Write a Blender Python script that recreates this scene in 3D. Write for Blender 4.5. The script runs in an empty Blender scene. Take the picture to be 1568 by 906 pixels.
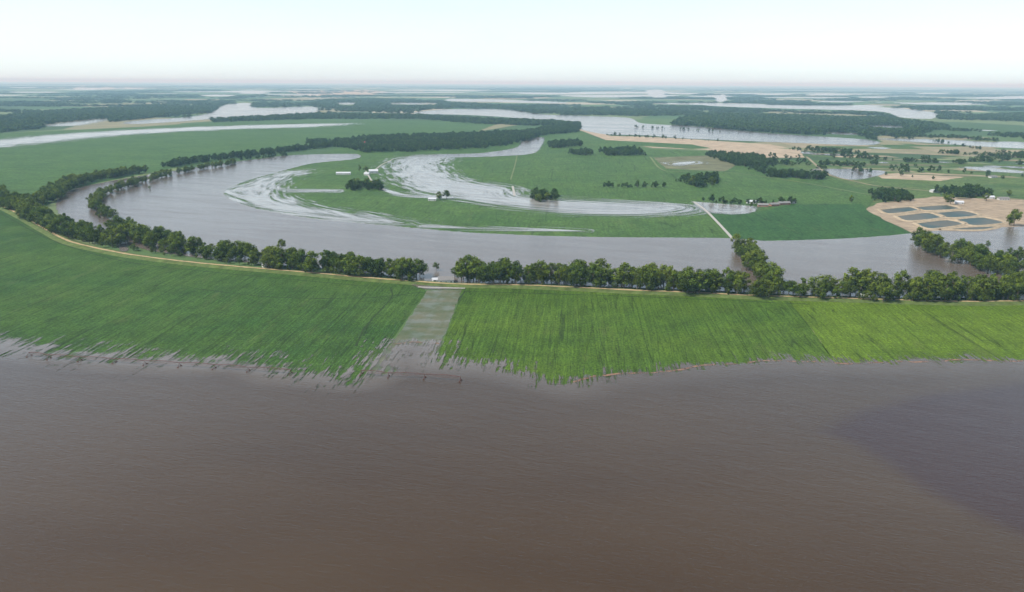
import bpy, math, random
import numpy as np
from mathutils import Matrix, Vector
random.seed(7); rng=np.random.default_rng(7)
scene=bpy.context.scene
D2R=math.radians
# ------------------------------------------------------------------ camera, image pixels projected to the ground
H=180.0; F=1220.0; PITCH=15.0; ROLL=0.33
R=(Matrix.Rotation(D2R(90-PITCH),3,'X') @ Matrix.Rotation(D2R(ROLL),3,'Z'))
Rn=np.array(R)
def W(p):
    """image pixel, cast through the camera -> ground position in metres (x east, y north)"""
    d=Rn@np.array([(p[0]-784)/F,-(p[1]-453)/F,-1.0])
    t=H/-d[2]
    return (d[0]*t,d[1]*t)
def WL(l): return [W(p) for p in l]
cam=bpy.data.cameras.new('camera'); co=bpy.data.objects.new('camera',cam)
scene.collection.objects.link(co); scene.camera=co
cam.sensor_width=36; cam.lens=36*F/1568; cam.clip_start=1; cam.clip_end=300000
co.matrix_world=Matrix.Translation((0,0,H))@R.to_4x4()
# ------------------------------------------------------------------ node helpers
class NT:
    def __init__(s,mat): s.t=mat.node_tree; s.n=s.t.nodes; s.l=s.t.links
    def new(s,ty,**k):
        n=s.n.new(ty)
        for a,b in k.items(): setattr(n,a,b)
        return n
    def put(s,sock,v):
        if isinstance(v,bpy.types.NodeSocket): s.l.new(v,sock)
        else:
            if hasattr(sock.default_value,'__len__') and len(sock.default_value)==4 and len(v)==3: v=(*v,1)
            sock.default_value=v
    def math(s,op,a,b=0.0,clamp=False):
        n=s.new('ShaderNodeMath',operation=op,use_clamp=clamp); s.put(n.inputs[0],a); s.put(n.inputs[1],b); return n.outputs[0]
    def mix(s,f,a,b,mode='MIX'):
        n=s.new('ShaderNodeMix',data_type='RGBA',blend_type=mode); s.put(n.inputs[0],f); s.put(n.inputs[6],a); s.put(n.inputs[7],b); return n.outputs[2]
    def noise(s,vec,scale,detail=3,rough=0.5,col=False):
        n=s.new('ShaderNodeTexNoise'); s.put(n.inputs['Vector'],vec); n.inputs['Scale'].default_value=scale
        n.inputs['Detail'].default_value=detail; n.inputs['Roughness'].default_value=rough
        return n.outputs['Color' if col else 'Fac']
    def mapr(s,v,a,b,c=0.0,d=1.0,smooth=False):
        n=s.new('ShaderNodeMapRange'); n.clamp=True
        if smooth: n.interpolation_type='SMOOTHSTEP'
        s.put(n.inputs[0],v); n.inputs[1].default_value=a; n.inputs[2].default_value=b; n.inputs[3].default_value=c; n.inputs[4].default_value=d
        return n.outputs[0]
    def pos(s): return s.new('ShaderNodeNewGeometry').outputs['Position']
    def mapping(s,vec,rot=0.0,scale=(1,1,1)):
        n=s.new('ShaderNodeMapping'); s.put(n.inputs[0],vec); n.inputs['Rotation'].default_value=(0,0,rot)
        m=s.new('ShaderNodeVectorMath',operation='MULTIPLY'); s.l.new(n.outputs[0],m.inputs[0]); m.inputs[1].default_value=scale
        return m.outputs[0]
    def attr(s,name): return s.new('ShaderNodeAttribute',attribute_name=name).outputs['Fac']
def newmat(name):
    m=bpy.data.materials.new(name); m.use_nodes=True; nt=NT(m); b=nt.n['Principled BSDF']; return m,nt,b
def simple(name,col,rough=0.8,var=0.25,scale=1.0,spec=0.2):
    m,nt,b=newmat(name)
    f=nt.noise(nt.pos(),scale,5,0.65)
    c=nt.mix(nt.mapr(f,0.3,0.7),tuple(x*(1-var) for x in col),tuple(min(1,x*(1+var)) for x in col))
    nt.put(b.inputs['Base Color'],c); b.inputs['Roughness'].default_value=rough; b.inputs['Specular IOR Level'].default_value=spec
    return m
a=W((680,448)); b_=W((612,556)); ROW=math.atan2(b_[1]-a[1],b_[0]-a[0])
a=W((1066,312)); b_=W((1120,364)); ROW2=math.atan2(b_[1]-a[1],b_[0]-a[0])
def crop_mat(name,ca,cb,row,rowamp=0.24,dry=(0.12,0.13,0.045),dryamt=0.35,sc=1.0):
    m,nt,b=newmat(name); p=nt.pos()
    s1=nt.noise(nt.mapping(p,-row,(0.009,0.3*sc,1)),1.0,4,0.75)
    s3=nt.noise(nt.mapping(p,-row,(0.02,0.8*sc,1)),1.0,2,0.6)
    bl=nt.noise(p,0.008,6,0.68); fine=nt.noise(nt.mapping(p,-row,(0.35*sc,0.6*sc,1)),1.0,4,0.8); mid=nt.noise(p,0.045,6,0.75)
    c=nt.mix(nt.mapr(bl,0.35,0.65),ca,cb)
    k=nt.math('MULTIPLY',nt.mapr(s1,0.32,0.68,1-rowamp,1+rowamp),nt.mapr(mid,0.3,0.7,0.72,1.28))
    k=nt.math('MULTIPLY',k,nt.mapr(s3,0.3,0.7,1-rowamp*0.8,1+rowamp*0.8))
    k=nt.math('MULTIPLY',k,nt.mapr(fine,0.3,0.7,0.35,1.65))
    tk=nt.noise(nt.mapping(p,-row,(0.0012,0.05*sc,1)),1.0,2,0.5); tr=nt.new('ShaderNodeMath',operation='PINGPONG'); nt.put(tr.inputs[0],tk); tr.inputs[1].default_value=0.035
    k=nt.math('MULTIPLY',k,nt.mapr(tr.outputs[0],0.0,0.004,0.5,1.0))
    cc=nt.new('ShaderNodeVectorMath',operation='SCALE'); nt.put(cc.inputs[0],c); nt.put(cc.inputs[3],k)
    dm=nt.mapr(nt.noise(nt.mapping(p,-row,(0.012,0.05,1)),1.0,6,0.75),0.57,0.72,0,dryamt)
    c=nt.mix(dm,cc.outputs[0],dry)
    nt.put(b.inputs['Base Color'],c); b.inputs['Roughness'].default_value=0.8; b.inputs['Specular IOR Level'].default_value=0.12
    bp=nt.new('ShaderNodeBump'); bp.inputs['Strength'].default_value=0.7; bp.inputs['Distance'].default_value=0.6
    nt.put(bp.inputs['Height'],nt.math('ADD',fine,s1)); nt.l.new(bp.outputs[0],b.inputs['Normal'])
    return m
# ------------------------------------------------------------------ geometry helpers
def link(o): scene.collection.objects.link(o); return o
def meshobj(name,verts,faces,mat=None,z=None):
    me=bpy.data.meshes.new(name); me.from_pydata(verts,[],faces); me.update()
    if mat: me.materials.append(mat)
    return link(bpy.data.objects.new(name,me))
def catmull(pts,closed,step):
    P=[np.array(p,float) for p in pts]; n=len(P); out=[]
    for i in range(n if closed else n-1):
        p1,p2=P[i],P[(i+1)%n]
        p0=P[i-1] if (closed or i>0) else 2*p1-p2
        p3=P[(i+2)%n] if (closed or i+2<n) else 2*p2-p1
        L=np.linalg.norm(p2-p1); k=int(max(1,min(30,L/step)))
        for j in range(k):
            t=j/k
            m1=(p2-p0)*0.5; m2=(p3-p1)*0.5
            for m in (m1,m2):
                lm=np.linalg.norm(m)
                if lm>L: m*=L/lm
            h=(2*t**3-3*t*t+1)*p1+(t**3-2*t*t+t)*m1+(-2*t**3+3*t*t)*p2+(t**3-t*t)*m2
            out.append(h)
    if not closed: out.append(P[-1])
    return out
def sheet(name,pts,z,mat,jit=0.0,step=12,smooth=False):
    pts=catmull(pts,True,step) if smooth else dens(pts,step)
    vs=[(p[0]+random.uniform(-jit,jit),p[1]+random.uniform(-jit,jit),z) for p in pts]
    ar=sum(vs[i][0]*vs[(i+1)%len(vs)][1]-vs[(i+1)%len(vs)][0]*vs[i][1] for i in range(len(vs)))
    if ar<0: vs=vs[::-1]
    return meshobj(name,vs,[list(range(len(vs)))],mat)
def dens(pts,step):
    out=[]; n=len(pts)
    for i in range(n):
        p=np.array(pts[i],float); q=np.array(pts[(i+1)%n],float)
        k=int(max(1,min(40,np.linalg.norm(q-p)/step)))
        for j in range(k): out.append(p+(q-p)*j/k)
    return out
def ribbon(name,pts,prof,mat,step=8,jit=0.0):
    """prof: list of (offset,z)"""
    c=catmull(pts,False,step); n=len(c); k=len(prof); vs=[];fs=[]
    for i in range(n):
        d=c[min(i+1,n-1)]-c[max(i-1,0)]; d=d/ (np.linalg.norm(d)+1e-9); nn=np.array([-d[1],d[0]])
        for o,z in prof:
            q=c[i]+nn*(o*(1+random.uniform(-jit,jit))); vs.append((q[0],q[1],z))
    for i in range(n-1):
        for j in range(k-1):
            a=i*k+j; fs.append((a+1,a,a+k,a+k+1))
    return meshobj(name,vs,fs,mat)
# ------------------------------------------------------------------ ground
m_ground,nt,b=newmat('delta_farmland'); p=nt.pos()
def vor(scale,rot,sx,sy):
    v=nt.new('ShaderNodeTexVoronoi'); v.distance='CHEBYCHEV'; v.inputs['Scale'].default_value=scale; v.inputs['Randomness'].default_value=0.8
    nt.put(v.inputs['Vector'],nt.mapping(p,rot,(sx,sy,1))); return v.outputs['Color']
v1=vor(1.0,0.3,1/620,1/900)
sep=nt.new('ShaderNodeSeparateColor'); nt.put(sep.inputs[0],v1)
cr=nt.new('ShaderNodeValToRGB'); e=cr.color_ramp; e.interpolation='CONSTANT'
cols=[(0,(0.05,0.1,0.035)),(0.22,(0.09,0.15,0.05)),(0.36,(0.045,0.085,0.035)),(0.46,(0.15,0.19,0.08)),(0.6,(0.06,0.12,0.04)),(0.72,(0.26,0.23,0.14)),(0.82,(0.12,0.16,0.07)),(0.9,(0.42,0.37,0.27))]
e.elements[0].position=0; e.elements[0].color=(*cols[0][1],1); e.elements[1].position=cols[1][0]; e.elements[1].color=(*cols[1][1],1)
for q,c in cols[2:]:
    x=e.elements.new(q); x.color=(*c,1)
nt.put(cr.inputs[0],sep.outputs[0])
bl=nt.noise(p,0.01,6,0.65)
c=nt.mix(nt.mapr(bl,0.3,0.7,0,0.3),cr.outputs[0],(0.045,0.08,0.03))
c=nt.mix(nt.mapr(nt.noise(p,0.15,3),0.35,0.7,0,0.3),c,(0.1,0.13,0.06))
nt.put(b.inputs['Base Color'],c); b.inputs['Roughness'].default_value=0.9; b.inputs['Specular IOR Level'].default_value=0.1
vs=[(0,0,0)];fs=[];radii=[150,600,2000,6000,20000,90000]; N=64
for r in radii:
    for i in range(N): vs.append((r*math.cos(2*math.pi*i/N),r*math.sin(2*math.pi*i/N),0))
for i in range(N):
    j=(i+1)%N; fs.append((0,1+i,1+j))
    for k in range(len(radii)-1): fs.append((1+k*N+i,1+(k+1)*N+i,1+(k+1)*N+j,1+k*N+j))
meshobj('ground',vs,fs,m_ground)
# ------------------------------------------------------------------ crop fields
ROAD=[(-900,240),(-300,262),(-60,292),(0,315),(40,335),(75,355),(110,372),(180,388),(240,397),(320,406),(400,413),(470,419),(560,427),(640,433),(700,437),(780,438),(860,441),(960,446),(1060,450),(1140,454),(1230,457),(1330,460),(1430,463),(1500,464),(1568,463),(1900,470),(2500,485)]
RB=[(0,318),(75,358),(180,391),(320,408),(470,421),(560,429),(648,436)]
nearL=crop_mat('soybean_crop_west',(0.029,0.071,0.012),(0.054,0.101,0.016),ROW)
nearM=crop_mat('soybean_crop_mid',(0.044,0.09,0.009),(0.07,0.118,0.012),ROW)
nearR=crop_mat('soybean_crop_east',(0.07,0.122,0.009),(0.095,0.148,0.012),ROW,0.2)
inner=crop_mat('bend_crop',(0.046,0.096,0.022),(0.068,0.124,0.027),ROW2,0.12,(0.13,0.16,0.06),0.5,0.5)
inner2=crop_mat('bend_crop_dark',(0.026,0.074,0.018),(0.037,0.09,0.021),ROW2,0.12,sc=0.5)
leftf=crop_mat('west_crop',(0.042,0.092,0.02),(0.062,0.12,0.027),0.15,0.12,(0.13,0.16,0.07),0.5,0.5)
rightf=crop_mat('east_pasture',(0.052,0.098,0.025),(0.095,0.138,0.038),0.4,0.12,(0.2,0.18,0.09),0.7,0.5)
sheet('crop_field',WL([(500,232),(560,214),(700,203),(860,192),(905,196),(905,222),(820,245),(700,245),(560,246)]),0.05,leftf)
sheet('crop_field',WL([(-900,262),(-300,275),(-60,298)]+RB+[(652,447),(606,512),(560,572),(545,610),(-900,640)]),0.1,nearL)
sheet('crop_field',WL([(709,441),(860,443),(1060,452),(1205,458),(1240,500),(1290,570),(1300,610),(650,610),(667,550),(690,495)]),0.1,nearM)
sheet('crop_field',WL([(1205,458),(1330,462),(1430,465),(1568,465),(1900,472),(2500,488),(2500,640),(1300,610),(1290,570),(1240,500)]),0.1,nearR,0.8,6)
sheet('crop_field',WL([(343,300),(350,285),(385,270),(430,258),(480,247),(545,240),(640,235),(740,239),(820,233),(850,215),(885,200),(920,214),(1000,228),(1080,231),(1160,245),(1270,270),(1340,300),(1326,320),(1400,362),(1280,372),(1170,374),(1120,371),(1000,370),(800,366),(600,352),(430,333),(365,316)]),0.1,inner)
sheet('crop_field',WL([(1084,325),(1155,325),(1215,313),(1320,312),(1330,322),(1400,361),(1280,371),(1170,373),(1122,369)]),0.14,inner2)
sheet('crop_field',WL([(-700,215),(0,204),(340,188),(540,185),(640,184),(760,190),(720,205),(560,216),(430,230),(260,258),(100,290),(60,325),(0,313),(-60,290),(-300,262),(-900,238)]),0.1,leftf)
sheet('pasture',WL([(1162,245),(1350,246),(1568,256),(2000,275),(2000,348),(1568,350),(1450,354),(1402,360),(1328,320),(1342,300),(1272,270)]),0.1,rightf)
tan=simple('dry_soil',(0.36,0.28,0.19),0.9,0.3,0.03)
tan2=simple('stubble',(0.25,0.21,0.13),0.9,0.35,0.02)
olive=simple('muddy_stubble',(0.13,0.13,0.065),0.9,0.4,0.03)
pale=simple('pale_grass',(0.15,0.18,0.08),0.9,0.3,0.02)
dirt=simple('dirt_road_surface',(0.38,0.28,0.15),0.9,0.3,0.3)
gravel=simple('gravel_surface',(0.36,0.34,0.3),0.9,0.15,0.5)
sheet('dry_field',WL([(885,198),(905,197),(935,208),(985,209),(1060,213),(1180,221),(1225,230),(1232,241),(1160,242),(1080,229),(1000,226),(930,215)]),0.16,tan,2)
sheet('pasture',WL([(905,213),(1000,218),(1060,221),(1090,227),(1060,228),(960,222)]),0.165,leftf,2)
sheet('dry_field',WL([(1000,241),(1085,238),(1132,250),(1110,262),(1020,258)]),0.16,olive,2)
sheet('dry_field',WL([(1340,266),(1420,264),(1480,270),(1440,277),(1350,273)]),0.16,tan,2)
sheet('dry_field',WL([(1180,214),(1330,221),(1335,232),(1235,229)]),0.16,tan2,2)
sheet('dry_field',WL([(440,140),(560,137),(600,141),(560,146),(470,147)]),0.16,tan,2,200)
sheet('dry_field',WL([(700,148),(820,147),(850,150),(760,152)]),0.16,tan2,2,200)
sheet('dry_field',WL([(40,133),(130,131),(260,134),(150,137)]),0.16,tan,2,300)
for i in range(80):
    x=random.uniform(1160,1700); y=random.uniform(208,266); w=random.uniform(40,190); h=random.uniform(0.8,4.0); sk=random.uniform(0.0,0.05)
    mt=random.choice([tan2,pale,pale,rightf,inner,leftf,tan,rightf,tan2,olive])
    sheet('field_strip',WL([(x,y),(x+w,y+w*sk),(x+w+20,y+w*sk+h),(x+15,y+h)]),0.18+i*0.003,mt,1,40)
# ------------------------------------------------------------------ water
def sdf(px,py,poly):
    P=np.array(poly); n=len(P); d=np.full(px.shape,1e18); s=np.zeros(px.shape,bool)
    for i in range(n):
        ax,ay=P[i]; bx,by=P[(i+1)%n]; ex,ey=bx-ax,by-ay; L=ex*ex+ey*ey+1e-12
        wx=px-ax; wy=py-ay; t=np.clip((wx*ex+wy*ey)/L,0,1)
        d=np.minimum(d,(wx-ex*t)**2+(wy-ey*t)**2)
        c=((ay>py)!=(by>py))
        if abs(ey)>1e-12: s^= c&(px<ex*(py-ay)/ey+ax)
    d=np.sqrt(d); return np.where(s,-d,d)
waters=[]  # (world poly, rag, kind)
def water(pts,rag,kind,smooth=True,extra=[]):
    w=WL(pts)
    if smooth: w=[tuple(q) for q in catmull(w,True,25)]
    waters.append((w+extra,rag,kind))
shore=[(-900,480),(-300,503),(0,518),(60,531),(140,543),(230,549),(320,553),(380,547),(440,565),(500,568),(545,574),(570,560),(600,527),(640,523),(674,529),(668,550),(700,552),(760,558),(820,572),(875,585),(930,571),(985,569),(1050,563),(1100,557),(1200,550),(1300,554),(1400,552),(1480,547),(1568,551),(1900,565),(2500,590)]
wsh=[tuple(q) for q in catmull(WL(shore),False,20)]
waters.append((wsh+[(1500,-300),(-1500,-300)],7,0))
water([(547,236),(500,236),(440,238),(400,243),(350,249),(300,256),(250,264),(200,272),(150,281),(110,291),(90,303),(86,318),(98,335),(130,352),(175,368),(220,382),(300,394),(400,404),(500,412),(600,423),(640,432),(700,435),(800,434),(900,438),(1000,442),(1100,446),(1200,451),(1300,454),(1400,457),(1480,456),(1568,450),(1900,455),(1900,345),(1568,347),(1500,350),(1450,352),(1400,357),(1360,361),(1280,366),(1170,369),(1120,365),(1000,364),(900,363),(800,360),(700,355),(600,346),(500,337),(430,327),(375,314),(345,300),(350,288),(385,274),(430,262),(480,250),(545,243)],1.3,0)
water([(598,250),(620,240),(655,237),(695,238),(678,250),(690,266),(720,278),(785,288),(800,300),(860,305),(960,309),(1062,314),(1066,324),(980,330),(900,328),(820,322),(750,313),(690,303),(640,293),(608,275)],17,1)
water([(338,294),(370,282),(405,270),(440,262),(475,260),(445,271),(428,284),(432,300),(465,312),(515,322),(580,333),(640,343),(560,344),(480,335),(420,325),(370,314)],15,1)
water([(583,288),(600,298),(640,303),(700,304),(700,300),(640,299),(605,293)],5,1)
water([(430,291),(520,291),(520,294),(430,295)],7,1)
water([(640,344),(760,349),(900,353),(900,355),(760,352),(640,348)],6,1)
water([(1062,309),(1110,312),(1155,316),(1160,324),(1120,328),(1080,325)],4,1)
water([(-300,228),(-100,220),(0,214),(60,208),(130,203),(220,198),(340,193),(450,190),(545,189),(480,194),(380,197),(280,201),(170,208),(80,217),(0,225),(-100,236),(-300,250)],26,1)
water([(322,172),(345,160),(385,157),(395,165),(480,163),(482,172),(420,177),(340,181),(260,187),(195,190),(205,185),(290,179)],10,0)
water([(60,193),(140,183),(170,182),(120,192)],14,1)
water([(640,171),(690,167),(770,167),(830,175),(885,177),(960,180),(985,189),(1060,193),(1180,204),(1330,214),(1330,222),(1200,218),(1050,212),(985,207),(930,206),(890,198),(882,186),(800,181),(720,176),(640,174)],5,0)
water([(690,151),(760,152),(860,156),(860,158.5),(760,156),(690,155)],12,0)
water([(1060,157),(1180,160),(1350,164),(1430,172),(1425,182),(1380,180),(1340,170),(1200,166),(1090,162)],12,0)
water([(1340,212),(1450,214),(1568,220),(1800,228),(1800,234),(1560,227),(1440,220)],12,1)
water([(1262,259),(1350,261),(1348,268),(1300,275)],4,0)
water([(802,214),(832,210),(826,228),(810,236),(740,240),(660,240),(660,237),(740,234),(790,226)],4,0)
water([(1025,250),(1065,247),(1070,250),(1035,253)],12,1)
water([(988,138),(1012,137),(1022,149),(1000,149)],20,0)
water([(1095,147),(1110,144),(1115,152),(1100,156)],20,0)
water([(636,398),(706,398),(712,437),(700,443),(650,443),(634,437)],1.5,0)
water([(178,362),(190,362),(196,384),(186,386)],1.5,0)
water([(1480,255),(1568,262),(1568,266),(1490,260)],5,1)
for i in range(85):
    x=random.uniform(-250,1800); y=130+9*x/1568+random.choice([random.uniform(3,12),random.uniform(8,40)]); w=random.uniform(30,170); h=random.uniform(0.4,1.3)*(1+(y-130)/22)
    if y>155+9*x/1568: continue
    water([(x,y),(x+w*.5,y-h*.3),(x+w,y+.003*w),(x+w*.6,y+h),(x+w*.2,y+h*.8)],14,0)
for i in range(22):
    x=random.uniform(1150,1650); y=random.uniform(190,262); w=random.uniform(20,90); h=random.uniform(0.8,2.2)
    water([(x,y),(x+w*.5,y+w*.01-h*.3),(x+w,y+.03*w),(x+w*.6,y+h+w*.02),(x+w*.2,y+h*.8)],5,0)
rows=list(np.arange(128.6,150,0.7))+list(np.arange(150,910,1.5))+list(np.arange(912,2400,14))
dep=np.radians(PITCH)+np.arctan((np.array(rows)-453)/F); dep=dep[dep>0.0026]
rad=H/np.tan(dep); ang=np.radians(np.linspace(-50,50,950))
RR,AA=np.meshgrid(rad,ang,indexing='ij'); GX=RR*np.sin(AA); GY=RR*np.cos(AA)
best=np.full(GX.shape,1e6); rag=np.full(GX.shape,5.0); kind=np.zeros(GX.shape)
for poly,rg,kd in waters:
    P=np.array(poly); mg=rg*7+20
    bb=(GX>P[:,0].min()-mg)&(GX<P[:,0].max()+mg)&(GY>P[:,1].min()-mg)&(GY<P[:,1].max()+mg)
    if not bb.any(): continue
    d=sdf(GX[bb],GY[bb],P); q=d/rg
    cur=best[bb]; u=q<cur
    cur[u]=q[u]; best[bb]=cur
    t=rag[bb]; t[u]=rg; rag[bb]=t; t=kind[bb]; t[u]=kd; kind[bb]=t
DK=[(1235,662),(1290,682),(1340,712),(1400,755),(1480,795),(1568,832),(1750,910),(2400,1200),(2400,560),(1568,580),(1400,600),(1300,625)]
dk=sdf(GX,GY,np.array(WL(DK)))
keepv=best<6
nr,nc=GX.shape
f=keepv[:-1,:-1]|keepv[1:,:-1]|keepv[:-1,1:]|keepv[1:,1:]
I,J=np.nonzero(f); a=I*nc+J; quads=np.stack([a,a+1,a+nc+1,a+nc],1)
used=np.unique(quads); remap=-np.ones(nr*nc,int); remap[used]=np.arange(len(used)); quads=remap[quads]
V=np.stack([GX.ravel()[used],GY.ravel()[used],np.full(len(used),0.45)],1)
def fastmesh(name,V,Q):
    me=bpy.data.meshes.new(name); me.vertices.add(len(V)); me.vertices.foreach_set('co',V.astype(np.float32).ravel())
    k=Q.shape[1]; me.loops.add(Q.size); me.loops.foreach_set('vertex_index',Q.astype(np.int32).ravel())
    me.polygons.add(len(Q)); me.polygons.foreach_set('loop_start',np.arange(0,Q.size,k,dtype=np.int32)); me.polygons.foreach_set('loop_total',np.full(len(Q),k,np.int32))
    me.update(calc_edges=True); me.validate(); return me
me=fastmesh('flood_water',V,quads)
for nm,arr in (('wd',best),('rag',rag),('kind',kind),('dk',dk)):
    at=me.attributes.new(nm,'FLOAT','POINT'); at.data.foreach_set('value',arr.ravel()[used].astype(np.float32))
m_w,nt,b=newmat('muddy_flood_water'); p=nt.pos()
wd=nt.attr('wd'); kd=nt.attr('kind'); rg=nt.attr('rag')
sx=nt.new('ShaderNodeSeparateXYZ'); nt.put(sx.inputs[0],p)
west=nt.mapr(sx.outputs[0],-60,80,1.25,0.55)   # west shore is much more broken
nearf=nt.mapr(sx.outputs[1],500,620,1.0,0.45)
n0=nt.noise(nt.mapping(p,-ROW,(0.032,0.5,1)),1.0,5,0.78)
n0b=nt.noise(nt.mapping(p,0.0,(0.04,0.06,1)),1.0,5,0.65)
comb=nt.new('ShaderNodeCombineXYZ'); nt.put(comb.inputs[0],nt.math('MULTIPLY',nt.math('MULTIPLY',wd,rg),0.11))
sc=nt.new('ShaderNodeVectorMath',operation='SCALE'); nt.put(sc.inputs[0],p); sc.inputs[3].default_value=0.014
ad=nt.new('ShaderNodeVectorMath',operation='ADD'); nt.put(ad.inputs[0],comb.outputs[0]); nt.put(ad.inputs[1],sc.outputs[0])
n1=nt.noise(ad.outputs[0],1.0,6,0.7)
e0=nt.math('MULTIPLY',nt.math('SUBTRACT',n0,0.5),21.0); e0=nt.math('ADD',e0,nt.math('MULTIPLY',nt.math('SUBTRACT',n0b,0.5),12.0)); e0=nt.math('MULTIPLY',nt.math('MULTIPLY',e0,west),nearf)
e1=nt.math('MULTIPLY',nt.math('SUBTRACT',n1,0.49),16.0)
mx=nt.new('ShaderNodeMix',data_type='FLOAT'); nt.put(mx.inputs[0],kd); nt.put(mx.inputs[2],e0); nt.put(mx.inputs[3],e1)
am=nt.math('SUBTRACT',mx.outputs[0],wd)
al0=nt.mapr(am,-0.4,0.45,0,1); al1=nt.mapr(am,-0.9,1.6,0,1)
mxa=nt.new('ShaderNodeMix',data_type='FLOAT'); nt.put(mxa.inputs[0],kd); nt.put(mxa.inputs[2],al0); nt.put(mxa.inputs[3],al1)
alpha=mxa.outputs[0]
big=nt.noise(nt.mapping(p,0.1,(0.003,0.008,1)),1.0,4,0.55)
base=nt.mix(nt.mapr(big,0.35,0.65),(0.05,0.028,0.011),(0.066,0.04,0.018))
sl=nt.noise(nt.mapping(p,0.35,(0.008,0.05,1)),1.0,5,0.65)
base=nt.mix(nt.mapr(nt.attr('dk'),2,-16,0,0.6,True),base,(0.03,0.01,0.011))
base=nt.mix(nt.mapr(sx.outputs[1],470,760,0,0.85),base,(0.13,0.104,0.086))   # sky reflection on the farther river painted in as a paler base
shore_sheen=nt.math('MULTIPLY',nt.mapr(wd,-5.0,0.5,0,0.6),nt.mapr(sx.outputs[0],-60,80,1,0.4))  # wet sheen along the shore, strongest in the west, painted into base colour
base=nt.mix(shore_sheen,base,(0.21,0.185,0.155))
base=nt.mix(nt.math('MULTIPLY',kd,nt.mapr(n1,0.4,0.6,0.25,0.9)),base,(0.32,0.32,0.29))  # sloughs: silt plus bright sky reflection, both put into the colour
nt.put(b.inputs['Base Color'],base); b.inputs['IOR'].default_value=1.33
nt.put(b.inputs['Roughness'],nt.mapr(sl,0.3,0.7,0.08,0.24))
wv=nt.noise(nt.mapping(p,0.3,(0.22,0.9,1)),1.0,4,0.65); wv2=nt.noise(nt.mapping(p,0.5,(0.05,0.16,1)),1.0,3,0.6)
bp=nt.new('ShaderNodeBump'); bp.inputs['Strength'].default_value=0.5; bp.inputs['Distance'].default_value=0.38
nt.put(bp.inputs['Height'],nt.math('ADD',wv,wv2)); nt.l.new(bp.outputs[0],b.inputs['Normal'])
tr=nt.new('ShaderNodeBsdfTransparent'); ms=nt.new('ShaderNodeMixShader'); nt.put(ms.inputs[0],alpha); nt.l.new(tr.outputs[0],ms.inputs[1]); nt.l.new(b.outputs[0],ms.inputs[2])
nt.l.new(ms.outputs[0],nt.n['Material Output'].inputs[0])
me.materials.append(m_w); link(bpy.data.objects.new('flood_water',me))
# ------------------------------------------------------------------ strip, roads, debris
m_st,nt,b=newmat('wet_mud_strip'); p=nt.pos()
c=nt.mix(nt.mapr(nt.noise(nt.mapping(p,-ROW,(0.09,0.02,1)),1.0,5,0.65),0.35,0.65),(0.075,0.092,0.035),(0.14,0.13,0.08))
c=nt.mix(nt.mapr(nt.noise(nt.mapping(p,-ROW,(0.02,0.35,1)),1.0,4),0.4,0.7,0,0.35),c,(0.05,0.08,0.025))
nt.put(b.inputs['Base Color'],c); nt.put(b.inputs['Roughness'],nt.mapr(nt.noise(p,0.08,4),0.4,0.6,0.3,0.7)); b.inputs['Specular IOR Level'].default_value=0.35
sheet('mud_strip',WL([(655,445),(707,443),(688,495),(663,552),(566,572),(610,512)]),0.2,m_st,0.8,5)
ribbon('levee_road',WL(ROAD),[(-9,0.1),(-4,1.6),(4,1.6),(9,0.1)],simple('levee_grass',(0.085,0.115,0.03),0.9,0.4,0.15))
ribbon('dirt_road',WL(ROAD),[(-1.7,1.66),(1.7,1.66)],dirt,jit=0.35)
ribbon('dirt_road',WL([(1062,309),(1080,322),(1100,342),(1122,366)]),[(-2.0,0.6),(2.0,0.6)],gravel)
ribbon('dirt_road',WL([(640,440),(665,441),(712,442)]),[(-1.6,0.6),(1.6,0.6)],gravel)
ribbon('dirt_road',WL([(572,262),(585,252),(602,244)]),[(-1.6,0.6),(1.6,0.6)],gravel)
ribbon('dirt_road',WL([(560,262),(572,280),(590,292)]),[(-1.6,0.6),(1.6,0.6)],gravel)
ribbon('dirt_road',WL([(785,285),(788,300)]),[(-2,0.6),(2,0.6)],gravel)
ribbon('dirt_road',WL([(792,238),(788,255),(782,275)]),[(-1.3,0.6),(1.3,0.6)],pale)
ribbon('dirt_road',WL([(995,240),(1020,262),(1090,262),(1200,275),(1340,300)]),[(-2,0.6),(2,0.6)],pale)
ribbon('dirt_road',WL([(1235,240),(1270,268),(1310,278),(1345,285),(1430,293),(1568,306),(1800,330)]),[(-3,0.6),(3,0.6)],tan2)
track=simple('tractor_track',(0.025,0.045,0.012),0.9,0.4,0.3)
for q in ([(712,446),(690,475),(676,505)],[(648,447),(560,456),(420,455),(300,442)],[(712,446),(1000,455),(1240,466)],[(598,440),(600,455),(560,500),(545,530)],[(0,326),(80,368),(190,400),(330,417),(560,438)]):
    ribbon('field_track',WL(q),[(-.8,0.17),(.8,0.17)],track,6,0.6)
m_db,nt,b=newmat('flood_debris'); p=nt.pos()
nt.put(b.inputs['Base Color'],nt.mix(nt.mapr(nt.noise(p,0.5,3),0.4,0.6),(0.26,0.14,0.07),(0.14,0.07,0.04)))
tr=nt.new('ShaderNodeBsdfTransparent'); ms=nt.new('ShaderNodeMixShader'); nt.put(ms.inputs[0],nt.mapr(nt.noise(p,0.12,5,0.7),0.45,0.54)); nt.l.new(tr.outputs[0],ms.inputs[1]); nt.l.new(b.outputs[0],ms.inputs[2]); nt.l.new(ms.outputs[0],nt.n['Material Output'].inputs[0])
def wob(l,a=1.6): 
    c=catmull(WL(l),False,9); return [(q[0]+random.uniform(-a,a),q[1]+random.uniform(-a,a)*1.5) for q in c]
ribbon('debris_line',wob([(870,588),(930,574),(985,571),(1050,565),(1100,559),(1200,553),(1300,557),(1400,555),(1480,551),(1568,554),(1900,568)]),[(-1.1,0.5),(1.1,0.5)],m_db,4,0.5)
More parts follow.
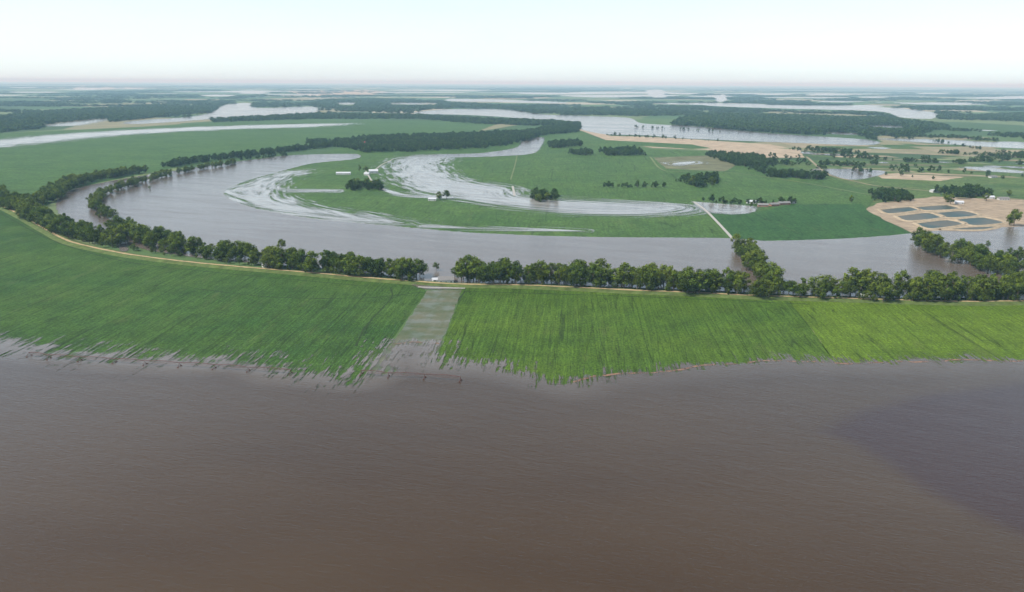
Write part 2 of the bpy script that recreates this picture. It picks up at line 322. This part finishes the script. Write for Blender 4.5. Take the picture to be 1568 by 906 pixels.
ribbon('debris_line',wob([(600,528),(640,524),(672,527)],0.6),[(-0.9,0.5),(0.9,0.5)],m_db,4,0.5)
# treatment ponds
sheet('pond_embankment',WL([(1325,320),(1345,311),(1430,301),(1568,306),(1700,312),(1640,350),(1480,356),(1400,358),(1362,341)]),0.22,simple('pond_soil',(0.3,0.23,0.155),0.9,0.35,0.06),2)
m_p,nt,b=newmat('pond_water'); nt.put(b.inputs['Base Color'],nt.mix(nt.mapr(nt.noise(nt.pos(),0.015,3),0.4,0.6),(0.09,0.085,0.06),(0.03,0.06,0.055))); b.inputs['Roughness'].default_value=0.35; b.inputs['IOR'].default_value=1.2; b.inputs['Specular IOR Level'].default_value=0.15
ponds=[[(1345,321),(1392,317),(1408,322),(1362,328)],[(1400,317),(1450,314),(1470,320),(1418,323)],[(1370,331),(1420,326),(1445,333),(1392,339)],[(1428,326),(1475,323),(1500,330),(1452,334)],[(1400,342),(1450,337),(1480,343),(1425,351)],[(1462,336),(1505,333),(1540,341),(1490,346)],[(1440,352),(1480,348),(1530,347),(1500,353)]]
for q in ponds: sheet('settling_pond',WL(q),0.5,m_p,1.5,12)
berm=simple('berm_soil',(0.34,0.27,0.18),0.9,0.3,0.2)
for q in ponds: 
    w=WL(q); w=w+[w[0]]
    ribbon('pond_berm',w,[(-3.5,0.3),(-1.2,1.5),(1.2,1.5),(3.5,0.3)],berm,jit=0.15)
# ------------------------------------------------------------------ trees
def leafmat(name,c1,c2,c3,tl=0.3):
    m,nt,b=newmat(name)
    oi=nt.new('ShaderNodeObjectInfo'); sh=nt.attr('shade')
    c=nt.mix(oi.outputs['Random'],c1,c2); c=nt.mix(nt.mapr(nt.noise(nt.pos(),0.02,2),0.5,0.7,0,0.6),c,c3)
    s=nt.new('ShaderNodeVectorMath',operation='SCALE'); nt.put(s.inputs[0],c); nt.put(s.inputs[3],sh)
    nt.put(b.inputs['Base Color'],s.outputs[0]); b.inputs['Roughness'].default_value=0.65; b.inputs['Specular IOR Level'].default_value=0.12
    t=nt.new('ShaderNodeBsdfTranslucent'); nt.put(t.inputs[0],s.outputs[0]); ms=nt.new('ShaderNodeMixShader'); ms.inputs[0].default_value=tl
    nt.l.new(b.outputs[0],ms.inputs[1]); nt.l.new(t.outputs[0],ms.inputs[2]); nt.l.new(ms.outputs[0],nt.n['Material Output'].inputs[0]); return m
leaf_near=leafmat('tree_leaves',(0.06,0.1,0.012),(0.135,0.18,0.02),(0.165,0.195,0.023),0.35)
leaf_far=leafmat('forest_leaves',(0.026,0.06,0.012),(0.058,0.1,0.018),(0.07,0.11,0.02))
bark=simple('bark',(0.16,0.13,0.1),0.9,0.3,2)
def icos():
    import bmesh
    bm=bmesh.new(); bmesh.ops.create_icosphere(bm,subdivisions=1,radius=1); v=np.array([x.co[:] for x in bm.verts]); f=[[y.index for y in x.verts] for x in bm.faces]; bm.free(); return v,f
IV,IF=icos()
def tree_mesh(name,seed,hh,nleaf,ls,mat,wide=1.0,low=0.18,ncent=9):
    r=np.random.default_rng(seed); vs=[];fs=[];mi=[];sh=[]
    def cyl(p,q,r0,r1,k=6):
        p=np.array(p);q=np.array(q);d=(q-p)/np.linalg.norm(q-p); u=np.cross(d,[0.3,1,0.1]);u/=np.linalg.norm(u);w=np.cross(d,u);o=len(vs)
        for c,rr in((p,r0),(q,r1)):
            for i in range(k):
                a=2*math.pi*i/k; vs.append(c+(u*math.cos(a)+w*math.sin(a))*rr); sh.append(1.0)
        for i in range(k):
            j=(i+1)%k; fs.append((o+i,o+j,o+k+j,o+k+i)); mi.append(1)
    cyl((0,0,-0.5),(0,0,hh*0.35),hh*0.024,hh*0.017); cyl((0,0,hh*0.35),(hh*.02,0,hh*0.75),hh*0.017,hh*0.006)
    lobes=[]
    for i in range(ncent):
        t=(i+0.5)/ncent; z=hh*(low+0.12+(0.88-low-0.12)*t**0.8)
        ang=i*2.4+r.uniform(-.6,.6); prof=math.sin(math.pi*min(1,0.25+0.72*t))**0.7
        rr=hh*0.25*wide*prof*r.uniform(0.4,1.3)
        c=np.array([math.cos(ang)*rr,math.sin(ang)*rr,z]); R_=hh*r.uniform(0.075,0.165)*(1.15-0.4*t)*wide
        lobes.append((c,R_,r.uniform(0.6,1.4))); cyl((0,0,z*0.6),c,hh*0.009,hh*0.003,4)
    for c,R_,s in lobes:
        o=len(vs); k=IV*R_*0.5*r.uniform(0.8,1.15,(len(IV),1))*np.array([1,1,.85])+c
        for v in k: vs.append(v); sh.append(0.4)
        for f_ in IF: fs.append(tuple(o+x for x in f_)); mi.append(0)
    wts=np.array([l[1]**2 for l in lobes]); wts/=wts.sum()
    for i in range(nleaf):
        c,R_,s=lobes[r.choice(len(lobes),p=wts)]
        d=r.normal(size=3); d[2]=d[2]*0.9+0.15; d/=np.linalg.norm(d)
        p_=c+d*R_*np.array([1,1,0.85])*r.uniform(0.6,1.38)
        n=d+r.normal(size=3)*0.45; n/=np.linalg.norm(n); u=np.cross(n,r.normal(size=3)); u/=np.linalg.norm(u); w=np.cross(n,u)
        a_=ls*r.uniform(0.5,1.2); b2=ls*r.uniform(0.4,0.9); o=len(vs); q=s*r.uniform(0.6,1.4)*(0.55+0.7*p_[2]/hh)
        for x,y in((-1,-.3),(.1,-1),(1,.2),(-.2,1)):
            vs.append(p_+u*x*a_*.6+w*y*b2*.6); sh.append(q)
        fs.append((o,o+1,o+2,o+3)); mi.append(0)
    me=bpy.data.meshes.new(name); me.from_pydata([tuple(v) for v in vs],[],fs); me.materials.append(mat); me.materials.append(bark)
    me.polygons.foreach_set('material_index',mi); at=me.attributes.new('shade','FLOAT','POINT'); at.data.foreach_set('value',np.array(sh,np.float32)); me.update(); return me
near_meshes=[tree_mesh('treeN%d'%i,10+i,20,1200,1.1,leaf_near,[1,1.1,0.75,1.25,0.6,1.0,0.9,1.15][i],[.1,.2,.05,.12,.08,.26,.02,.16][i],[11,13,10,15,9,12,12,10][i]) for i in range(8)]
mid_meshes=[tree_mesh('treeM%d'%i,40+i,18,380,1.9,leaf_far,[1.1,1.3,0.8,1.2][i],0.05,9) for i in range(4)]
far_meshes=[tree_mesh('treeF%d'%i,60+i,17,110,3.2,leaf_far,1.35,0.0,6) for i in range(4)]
def proto(name,meshes):
    c=bpy.data.collections.new(name)
    for i,m in enumerate(meshes): c.objects.link(bpy.data.objects.new('%s_%02d'%(name,i),m))
    return c
CN=proto('near_tree_kinds',near_meshes); CM=proto('mid_tree_kinds',mid_meshes); CF=proto('far_tree_kinds',far_meshes)
def gn(coll):
    g=bpy.data.node_groups.new('scatter_'+coll.name,'GeometryNodeTree')
    g.interface.new_socket('Geometry',in_out='INPUT',socket_type='NodeSocketGeometry'); g.interface.new_socket('Geometry',in_out='OUTPUT',socket_type='NodeSocketGeometry')
    N=g.nodes.new; L=g.links.new
    gi=N('NodeGroupInput'); go=N('NodeGroupOutput'); ip=N('GeometryNodeInstanceOnPoints'); ci=N('GeometryNodeCollectionInfo')
    ci.inputs['Collection'].default_value=coll; ci.inputs['Separate Children'].default_value=True; ci.inputs['Reset Children'].default_value=True
    ip.inputs['Pick Instance'].default_value=True
    def at(n,t): x=N('GeometryNodeInputNamedAttribute'); x.data_type=t; x.inputs[0].default_value=n; return x.outputs[0]
    er=N('FunctionNodeEulerToRotation'); L(at('rot','FLOAT_VECTOR'),er.inputs[0])
    L(gi.outputs[0],ip.inputs['Points']); L(ci.outputs[0],ip.inputs['Instance']); L(at('idx','INT'),ip.inputs['Instance Index']); L(er.outputs[0],ip.inputs['Rotation']); L(at('scl','FLOAT_VECTOR'),ip.inputs['Scale'])
    L(ip.outputs[0],go.inputs[0]); return g
GN={'n':(gn(CN),8),'m':(gn(CM),4),'f':(gn(CF),4)}
def scatter(name,pts,kind,z=0.0):
    """pts: list of x,y,sx,sz"""
    if not len(pts): return
    P=np.array(pts); n=len(P); me=bpy.data.meshes.new(name); me.vertices.add(n)
    me.vertices.foreach_set('co',np.stack([P[:,0],P[:,1],np.full(n,z)],1).astype(np.float32).ravel())
    g,k=GN[kind]
    me.attributes.new('idx','INT','POINT').data.foreach_set('value',rng.integers(0,k,n).astype(np.int32))
    rt=np.zeros((n,3)); rt[:,2]=rng.uniform(0,6.28,n); me.attributes.new('rot','FLOAT_VECTOR','POINT').data.foreach_set('vector',rt.astype(np.float32).ravel())
    me.attributes.new('scl','FLOAT_VECTOR','POINT').data.foreach_set('vector',np.stack([P[:,2],P[:,2],P[:,3]],1).astype(np.float32).ravel())
    o=link(bpy.data.objects.new(name,me)); md=o.modifiers.new('scatter','NODES'); md.node_group=g; return o
def belt(name,pts,width,spacing,s0,s1,kind,gap=0.0):
    c=catmull(WL(pts),False,spacing); out=[]
    for i in range(len(c)-1):
        d=c[i+1]-c[i]; L=np.linalg.norm(d); nn=np.array([-d[1],d[0]])/(L+1e-9)
        k=L*max(width,spacing)/(spacing*spacing); k=int(k)+(random.random()<k-int(k))
        for _ in range(k):
            if random.random()<gap: continue
            q=c[i]+d*random.random()+nn*random.uniform(-.5,.5)*width; s=random.uniform(s0,s1); s=s if random.random()<.6 else s*random.uniform(.35,.75)
            out.append((q[0],q[1],s*random.uniform(.75,1.25),s))
    return scatter(name,out,kind)
WP=[(np.array(w[0]),np.array(w[0]).min(0),np.array(w[0]).max(0)) for w in waters[1:]]
def forest(name,pts,s0,s1,kind,sp0=9,k=0.0042,raw=False,dn=1.0,avoid=False):
    P=np.array(pts if raw else WL(pts)); c=P.mean(0); Dm=np.linalg.norm(c); sp=max(sp0,Dm*k)
    x0,y0=P.min(0);x1,y1=P.max(0); nn=int((x1-x0)*(y1-y0)/sp/sp*dn)
    nn=min(nn,40000); q=rng.uniform([x0,y0],[x1,y1],(nn,2)); ins=sdf(q[:,0],q[:,1],P)+rng.uniform(-1,1,nn)*sp<0; q=q[ins]
    if avoid and len(q):
        bad=np.zeros(len(q),bool)
        for f_ in (1.0,1.03,1.06,1.09):
            z=q*f_
            for Pw,mn,mx_ in WP:
                bb=(z[:,0]>mn[0])&(z[:,0]<mx_[0])&(z[:,1]>mn[1])&(z[:,1]<mx_[1])&~bad
                if bb.any(): bad[bb]|=sdf(z[bb,0],z[bb,1],Pw)<0
        q=q[~bad]
    s=rng.uniform(s0,s1,len(q)); wx=s*max(1,sp/10.0)
    return np.stack([q[:,0],q[:,1],wx,s],1).reshape(-1,4)
# near belt between river and levee road
belt('tree_belt',[(-60,285),(-20,298),(20,318),(60,338),(100,357),(150,370),(180,378)],26,7,.7,1.15,'n')
belt('tree_belt',[(175,352),(200,364),(250,378),(310,390),(370,398),(405,402)],30,8,.6,1.1,'n',.08)
belt('tree_belt',[(205,383),(300,397),(395,407)],8,8,.3,.7,'n',.15)
belt('tree_belt',[(412,408),(470,413),(540,419),(600,424),(640,429)],28,7,.65,1.2,'n')
belt('tree_belt',[(560,408),(610,404),(650,415),(690,410)],14,12,.4,.7,'n',.45)
belt('tree_belt',[(702,430),(760,432),(830,433),(870,434)],28,7,.75,1.25,'n')
belt('tree_belt',[(870,436),(940,439),(1020,443),(1090,447),(1140,450)],26,7,.75,1.25,'n')
belt('tree_belt',[(690,410),(760,415),(860,421),(960,424)],8,14,.4,.7,'n',.5)
belt('tree_belt',[(1130,383),(1140,394),(1155,412),(1170,430),(1180,449)],16,7.5,.75,1.1,'n')
belt('tree_belt',[(1150,452),(1200,453),(1260,455),(1300,455)],22,7.5,.7,1.05,'n',.05)
belt('tree_belt',[(1305,456),(1400,458),(1470,458),(1568,457),(1750,458)],28,7,.8,1.3,'n')
belt('tree_belt',[(1408,372),(1430,385),(1470,402),(1500,412),(1568,425),(1700,438)],24,7.5,.75,1.2,'n')
belt('tree_belt',[(1480,398),(1568,402),(1700,410)],30,9,.6,.95,'n')
# bend belts
belt('tree_belt',[(10,312),(45,316),(78,305),(95,291),(125,280),(165,272),(215,264)],34,8,.7,1.0,'n')
belt('tree_belt',[(255,256),(310,247),(370,240),(430,233),(470,228)],34,9,.7,1.0,'m')
belt('tree_belt',[(168,338),(150,320),(152,303),(180,291),(230,277),(258,269)],18,8,.5,.85,'n',.1)
belt('tree_belt',[(265,267),(310,259),(352,253),(362,250)],14,8,.5,.8,'n',.1)
belt('tree_belt',[(370,245),(440,238)],14,9,.5,.8,'m',.2)
belt('tree_belt',[(470,228),(520,224),(560,229),(640,232)],40,10,.6,.9,'m')
belt('flooded_shrubs',[(205,293),(225,290),(245,288)],10,14,.15,.35,'n',.3)
allm=[]
def fm(*a,**k): allm.append(forest('x',*a,**k))
fm([(520,222),(560,212),(640,210),(720,206),(800,203),(860,194),(888,192),(884,202),(830,208),(800,218),(740,228),(650,231),(560,234)],.6,1.05,'m',dn=.6)
fm([(470,217),(560,215),(640,218),(560,226),(480,225)],.6,.9,'m',dn=.5)
scatter('woodland',np.concatenate(allm),'m'); allm=[]
for pl in ([(840,222),(885,217),(888,224),(842,228)],[(920,232),(975,230),(985,238),(925,239)],[(870,236),(905,233),(900,239)],[(1080,238),(1150,240),(1185,248),(1180,256),(1120,254)],[(1150,258),(1190,268),(1260,270),(1268,276),(1180,272)],[(535,286),(583,285),(583,292),(536,292)],[(1052,275),(1095,273),(1098,282),(1060,288)],[(1335,298),(1385,299),(1386,310),(1336,309)],[(1440,295),(1510,293),(1512,302),(1445,304)],[(812,302),(850,300),(856,309),(815,310)]):
    fm(pl,.55,1.0,'m',sp0=10)
belt('tree_row',[(922,286),(960,287),(1025,287)],10,8,.5,.85,'m')
belt('tree_row',[(1075,308),(1130,312),(1220,312)],10,9,.45,.8,'m')
belt('tree_row',[(1035,278),(1070,285)],8,10,.4,.7,'m')
for pl in ([(930,207),(1000,211),(1120,218)],[(975,195),(1070,200),(1130,205)],[(1200,228),(1300,240),(1420,250)],[(1330,252),(1420,262),(1568,270)],[(1420,215),(1568,240)],[(1180,240),(1260,252),(1330,262)],[(1480,268),(1600,280)],[(1300,262),(1380,270),(1440,275)]):
    belt('tree_row',pl,18,14,.4,.85,'m',.45)
scatter('tree_grove',np.concatenate(allm),'m'); allm=[]
# distant forests
fm([(-200,200),(0,180),(90,170),(180,166),(330,164),(335,171),(250,178),(200,184),(130,191),(60,197),(0,203),(-200,215)],.6,1.05,'f',avoid=True,dn=.9)
fm([(470,158),(560,151),(690,157),(760,161),(880,165),(1040,169),(1100,176),(960,178),(860,172),(700,165),(640,169),(560,170),(480,163)],.6,1.05,'f',avoid=True,dn=.7)
fm([(1030,192),(1050,180),(1110,176),(1250,179),(1380,185),(1450,195),(1390,209),(1300,210),(1180,203),(1080,196)],.8,1.2,'f',avoid=True)
fm([(320,184),(480,175),(640,177),(740,183),(840,186),(888,190),(860,194),(740,190),(640,182),(480,182),(330,187)],.6,1,'f',dn=.8)
fm([(1340,171),(1380,181),(1560,186),(1750,195),(1750,182),(1560,174),(1440,180),(1432,172)],.7,1,'f',dn=.7,avoid=True)
fm([(900,157),(1000,156),(1060,161),(1090,164),(1200,170),(1150,174),(1000,164)],.7,1,'f',dn=.7,avoid=True)
scatter('distant_forest',np.concatenate(allm),'f'); allm=[]
for i in range(400):
    D=math.exp(rng.uniform(math.log(4600),math.log(42000))); az=math.radians(rng.uniform(-44,44)); L=rng.uniform(100,1000)*(D/8000)**.7; dp=rng.uniform(20,120)*(D/8000)**.8
    cx,cy=D*math.sin(az),D*math.cos(az)
    t=rng.uniform(-.2,.2)-az*0.15; ct,st=math.cos(t),math.sin(t)
    pl=[(cx+ct*x-st*y,cy+st*x+ct*y) for x,y in((-L,-dp*.6),(-L*.3,-dp),(L*.6,-dp*.7),(L,dp*.2),(L*.4,dp),(-L*.7,dp*.8))]
    allm.append(forest('x',pl,.6,1.05,'f',raw=True,k=0.0045,avoid=True))
for i in range(70):
    x=random.uniform(1150,1700); y=random.uniform(196,262); w=random.uniform(15,80)
    allm.append(forest('x',[(x,y),(x+w,y+w*.04),(x+w,y+w*.04+1.5),(x+5,y+1.5)],.4,.8,'f',sp0=12,avoid=True))
n=sum(len(a) for a in allm); print('far trees',n)
scatter('distant_forest',np.concatenate(allm),'f')
# individual trees
for k,(x,y,s) in enumerate([(672,306,.75),(684,305,.8),(1455,313,1.0),(1448,309,.7),(1303,311,.7),(1552,346,1.2),(1546,345,.8),(548,286,.8),(563,287,.9),(577,288,.8),(838,309,.9),(824,309,.7),(1150,318,.5),(432,384,.7),(1512,378,.4),(696,424,.5),(432,412,1.1),(614,427,1.1),(385,406,.85),(560,262,.6),(551,262,.7),(1062,284,.9),(1090,285,.9),(1510,308,.7),(1545,300,.6),(1440,298,.7)]):
    o=link(bpy.data.objects.new('deciduous_tree',near_meshes[k%8])); w=W((x,y)); o.location=(w[0],w[1],0); o.rotation_euler[2]=k*1.7; o.scale=(s*1.1,s*1.1,s)
# ------------------------------------------------------------------ buildings
wall_w=simple('white_siding',(0.55,0.54,0.51),0.6,0.12,1); wall_b=simple('brick_wall',(0.3,0.16,0.11),0.8,0.2,3); roof_g=simple('grey_shingles',(0.2,0.19,0.18),0.8,0.2,1)
roof_w=simple('metal_roof',(0.52,0.53,0.54),0.4,0.12,0.4); roof_r=simple('red_roof',(0.3,0.05,0.035),0.6,0.2,1); glass=simple('window_glass',(0.03,0.035,0.04),0.15,0.2,1,0.5)
def box(name,c,s,mat,par):
    x,y,z=[q/2 for q in s]; v=[(c[0]+a*x,c[1]+b*y,c[2]+d*z) for a in(-1,1) for b in(-1,1) for d in(-1,1)]
    o=meshobj(name,v,[(0,1,3,2),(4,6,7,5),(0,4,5,1),(2,3,7,6),(0,2,6,4),(1,5,7,3)],mat); o.parent=par; return o
def house(name,px,L,Wd,h,wall,roof,rot=0,z=0.0):
    e=link(bpy.data.objects.new(name,None)); w=W(px); e.location=(w[0],w[1],z); e.rotation_euler[2]=rot
    box('walls',(0,0,h/2),(L,Wd,h),wall,e)
    rh=Wd*.28; o_=.5; a=L/2+o_; b2=Wd/2+o_
    meshobj('roof',[(-a,-b2,h-.1),(a,-b2,h-.1),(a,b2,h-.1),(-a,b2,h-.1),(-a,0,h+rh),(a,0,h+rh)],[(0,1,5,4),(2,3,4,5),(0,4,3),(1,2,5),(3,2,1,0)],roof).parent=e
    n=max(2,int(L/4))
    for i in range(n):
        x=-L/2+L*(i+.5)/n
        if i==n//2: box('door',(x,-Wd/2-.03,1.05),(1,.06,2.1),roof,e)
        else: box('window_%d'%i,(x,-Wd/2-.03,1.6),(1.2,.06,1.1),glass,e)
    return e
house('farm_house',(683,432),14,9,3.4,wall_w,roof_g,.1)
house('metal_shed',(668,431),7,5,2.6,wall_w,roof_w,.3)
house('white_trailer',(410,409),10,5,3,wall_w,roof_w,.9)
house('white_trailer',(187,373),9,5,3,wall_w,roof_w,.8)
house('red_barn',(560,222),26,14,7,simple('red_boards',(0.45,0.05,0.035),.7,.2,1),roof_r,0)
house('metal_shed',(572,265),18,11,5,wall_w,roof_w,.2)
house('metal_shed',(562,268),10,8,3.5,wall_w,roof_w,-.2)
house('poultry_house',(526,267),28,8,3.2,wall_w,roof_w,0.05)
house('metal_shed',(662,307),12,6,3,wall_w,roof_w,0)
for x,y,l,n_,wm,rm in [(1150,311,14,'metal_shed',wall_w,roof_w),(1168,316,15,'brick_house',wall_b,roof_g),(1185,315,14,'brick_house',wall_b,roof_g),(1200,313,18,'brick_house',wall_b,roof_g),(1212,311,12,'farm_house',wall_w,roof_g),(1432,294,18,'metal_shed',wall_w,roof_w),(1515,304,13,'metal_shed',wall_w,roof_w),(1536,306,16,'farm_house',wall_w,roof_g),(1468,312,12,'metal_shed',wall_w,roof_w),(1520,272,14,'farm_house',wall_w,roof_g),(1250,262,12,'farm_house',wall_w,roof_g),(1322,457,9,'metal_shed',wall_w,roof_w),(1562,459,9,'metal_shed',wall_w,roof_w)]:
    house(n_,(x,y),l,8,3,wm,rm,random.uniform(-.4,.4))
# ------------------------------------------------------------------ centre-pivot irrigation machine
steel=simple('rusty_galvanised_steel',(0.12,0.06,0.05),0.7,0.3,2)
def pivot(bases):
    import bmesh
    bm=bmesh.new(); ws=[Vector((*W(p),0)) for p in bases]; Z=3.2
    def tube(p,q,r):
        p=Vector(p);q=Vector(q);d=(q-p); m=Matrix.Translation((p+q)/2)@d.to_track_quat('Z','Y').to_matrix().to_4x4()
        bmesh.ops.create_cone(bm,cap_ends=True,segments=6,radius1=r,radius2=r,depth=d.length,matrix=m)
    for i,p in enumerate(ws):
        d=((ws[i+1]-p) if i+1<len(ws) else (p-ws[i-1])).normalized(); s=Vector((-d.y,d.x,0))
        for sg in(-1,1):
            tube(p+s*sg*2.0,p+Vector((0,0,Z)),.11)
            bmesh.ops.create_cone(bm,cap_ends=True,segments=14,radius1=.6,radius2=.6,depth=.3,matrix=Matrix.Translation(p+s*sg*2.0+Vector((0,0,.45)))@d.cross(Vector((0,0,1))).to_track_quat('Z','Y').to_matrix().to_4x4())
        tube(p-s*2.0+Vector((0,0,.8)),p+s*2.0+Vector((0,0,.8)),.08)
        if i+1<len(ws):
            q=ws[i+1]; n=8; pr=None
            for k in range(n+1):
                t=k/n; c=p.lerp(q,t)+Vector((0,0,Z+math.sin(math.pi*t)*.6)); lo=p.lerp(q,t)+Vector((0,0,Z-1.0*math.sin(math.pi*t)+.0))
                if pr: tube(pr[0],c,.2); tube(pr[1],lo,.08); tube(pr[1],c,.05)
                if 0<k<n: tube(lo,c,.05); tube(c,c-Vector((0,0,2.2)),.03)
                pr=(c,lo)
    me=bpy.data.meshes.new('irrigation_pivot'); bm.to_mesh(me); bm.free(); me.materials.append(steel); link(bpy.data.objects.new('irrigation_pivot',me))
pivot([(45,546),(75,550),(122,553),(175,556),(222,559),(275,562),(328,565),(380,569),(445,573)])
pivot([(553,574),(595,578),(650,580),(705,584)])
# ------------------------------------------------------------------ haze
m=bpy.data.materials.new('haze_air'); m.use_nodes=True; n=m.node_tree.nodes; n.clear(); o=n.new('ShaderNodeOutputMaterial'); v=n.new('ShaderNodeVolumeScatter')
v.inputs['Color'].default_value=(0.48,0.8,1,1); v.inputs['Density'].default_value=1/16000; v.inputs['Anisotropy'].default_value=0.0; m.node_tree.links.new(v.outputs[0],o.inputs['Volume'])
e=link(bpy.data.objects.new('haze',None)); 
hb=box('haze_layer',(0,0,105),(170000,170000,250),m,e)
# ------------------------------------------------------------------ sky + sun
EL=50; AZ=-112  # azimuth from +Y clockwise
w=bpy.data.worlds.new('World'); scene.world=w; w.use_nodes=True; nt=NT(w); bg=nt.n['Background']
sk=nt.new('ShaderNodeTexSky'); sk.sky_type='NISHITA'; sk.sun_disc=False; sk.sun_elevation=D2R(EL); sk.sun_rotation=D2R(AZ); sk.altitude=200; sk.air_density=1.0; sk.dust_density=1.5; sk.ozone_density=2.0
tc=nt.new('ShaderNodeTexCoord'); sz=nt.new('ShaderNodeSeparateXYZ'); nt.put(sz.inputs[0],tc.outputs['Generated'])
ex=nt.math('POWER',2.718,nt.math('MULTIPLY',nt.math('MAXIMUM',sz.outputs[2],0.0),-2.1))
cl=nt.noise(nt.mapping(tc.outputs['Generated'],0,(1.5,1.5,9)),1.6,5,0.6)
ex=nt.math('MULTIPLY',ex,nt.mapr(cl,0.3,0.7,0.94,1.05))
hz=nt.new('ShaderNodeVectorMath',operation='SCALE'); hz.inputs[0].default_value=(4.8,5.6,6.1); nt.put(hz.inputs[3],ex)
ad=nt.new('ShaderNodeVectorMath',operation='ADD'); nt.put(ad.inputs[0],sk.outputs[0]); nt.put(ad.inputs[1],hz.outputs[0])
nt.put(bg.inputs[0],ad.outputs[0]); bg.inputs[1].default_value=0.12
sl=bpy.data.lights.new('sun','SUN'); sl.energy=5.0; sl.angle=D2R(.5); sl.color=(1,.97,.9); so=link(bpy.data.objects.new('sun',sl))
d=Vector((math.sin(D2R(AZ))*math.cos(D2R(EL)),math.cos(D2R(AZ))*math.cos(D2R(EL)),math.sin(D2R(EL)))); so.rotation_euler=d.to_track_quat('Z','Y').to_euler()
scene.view_settings.view_transform='Standard'; scene.view_settings.look='None'; scene.view_settings.exposure=0
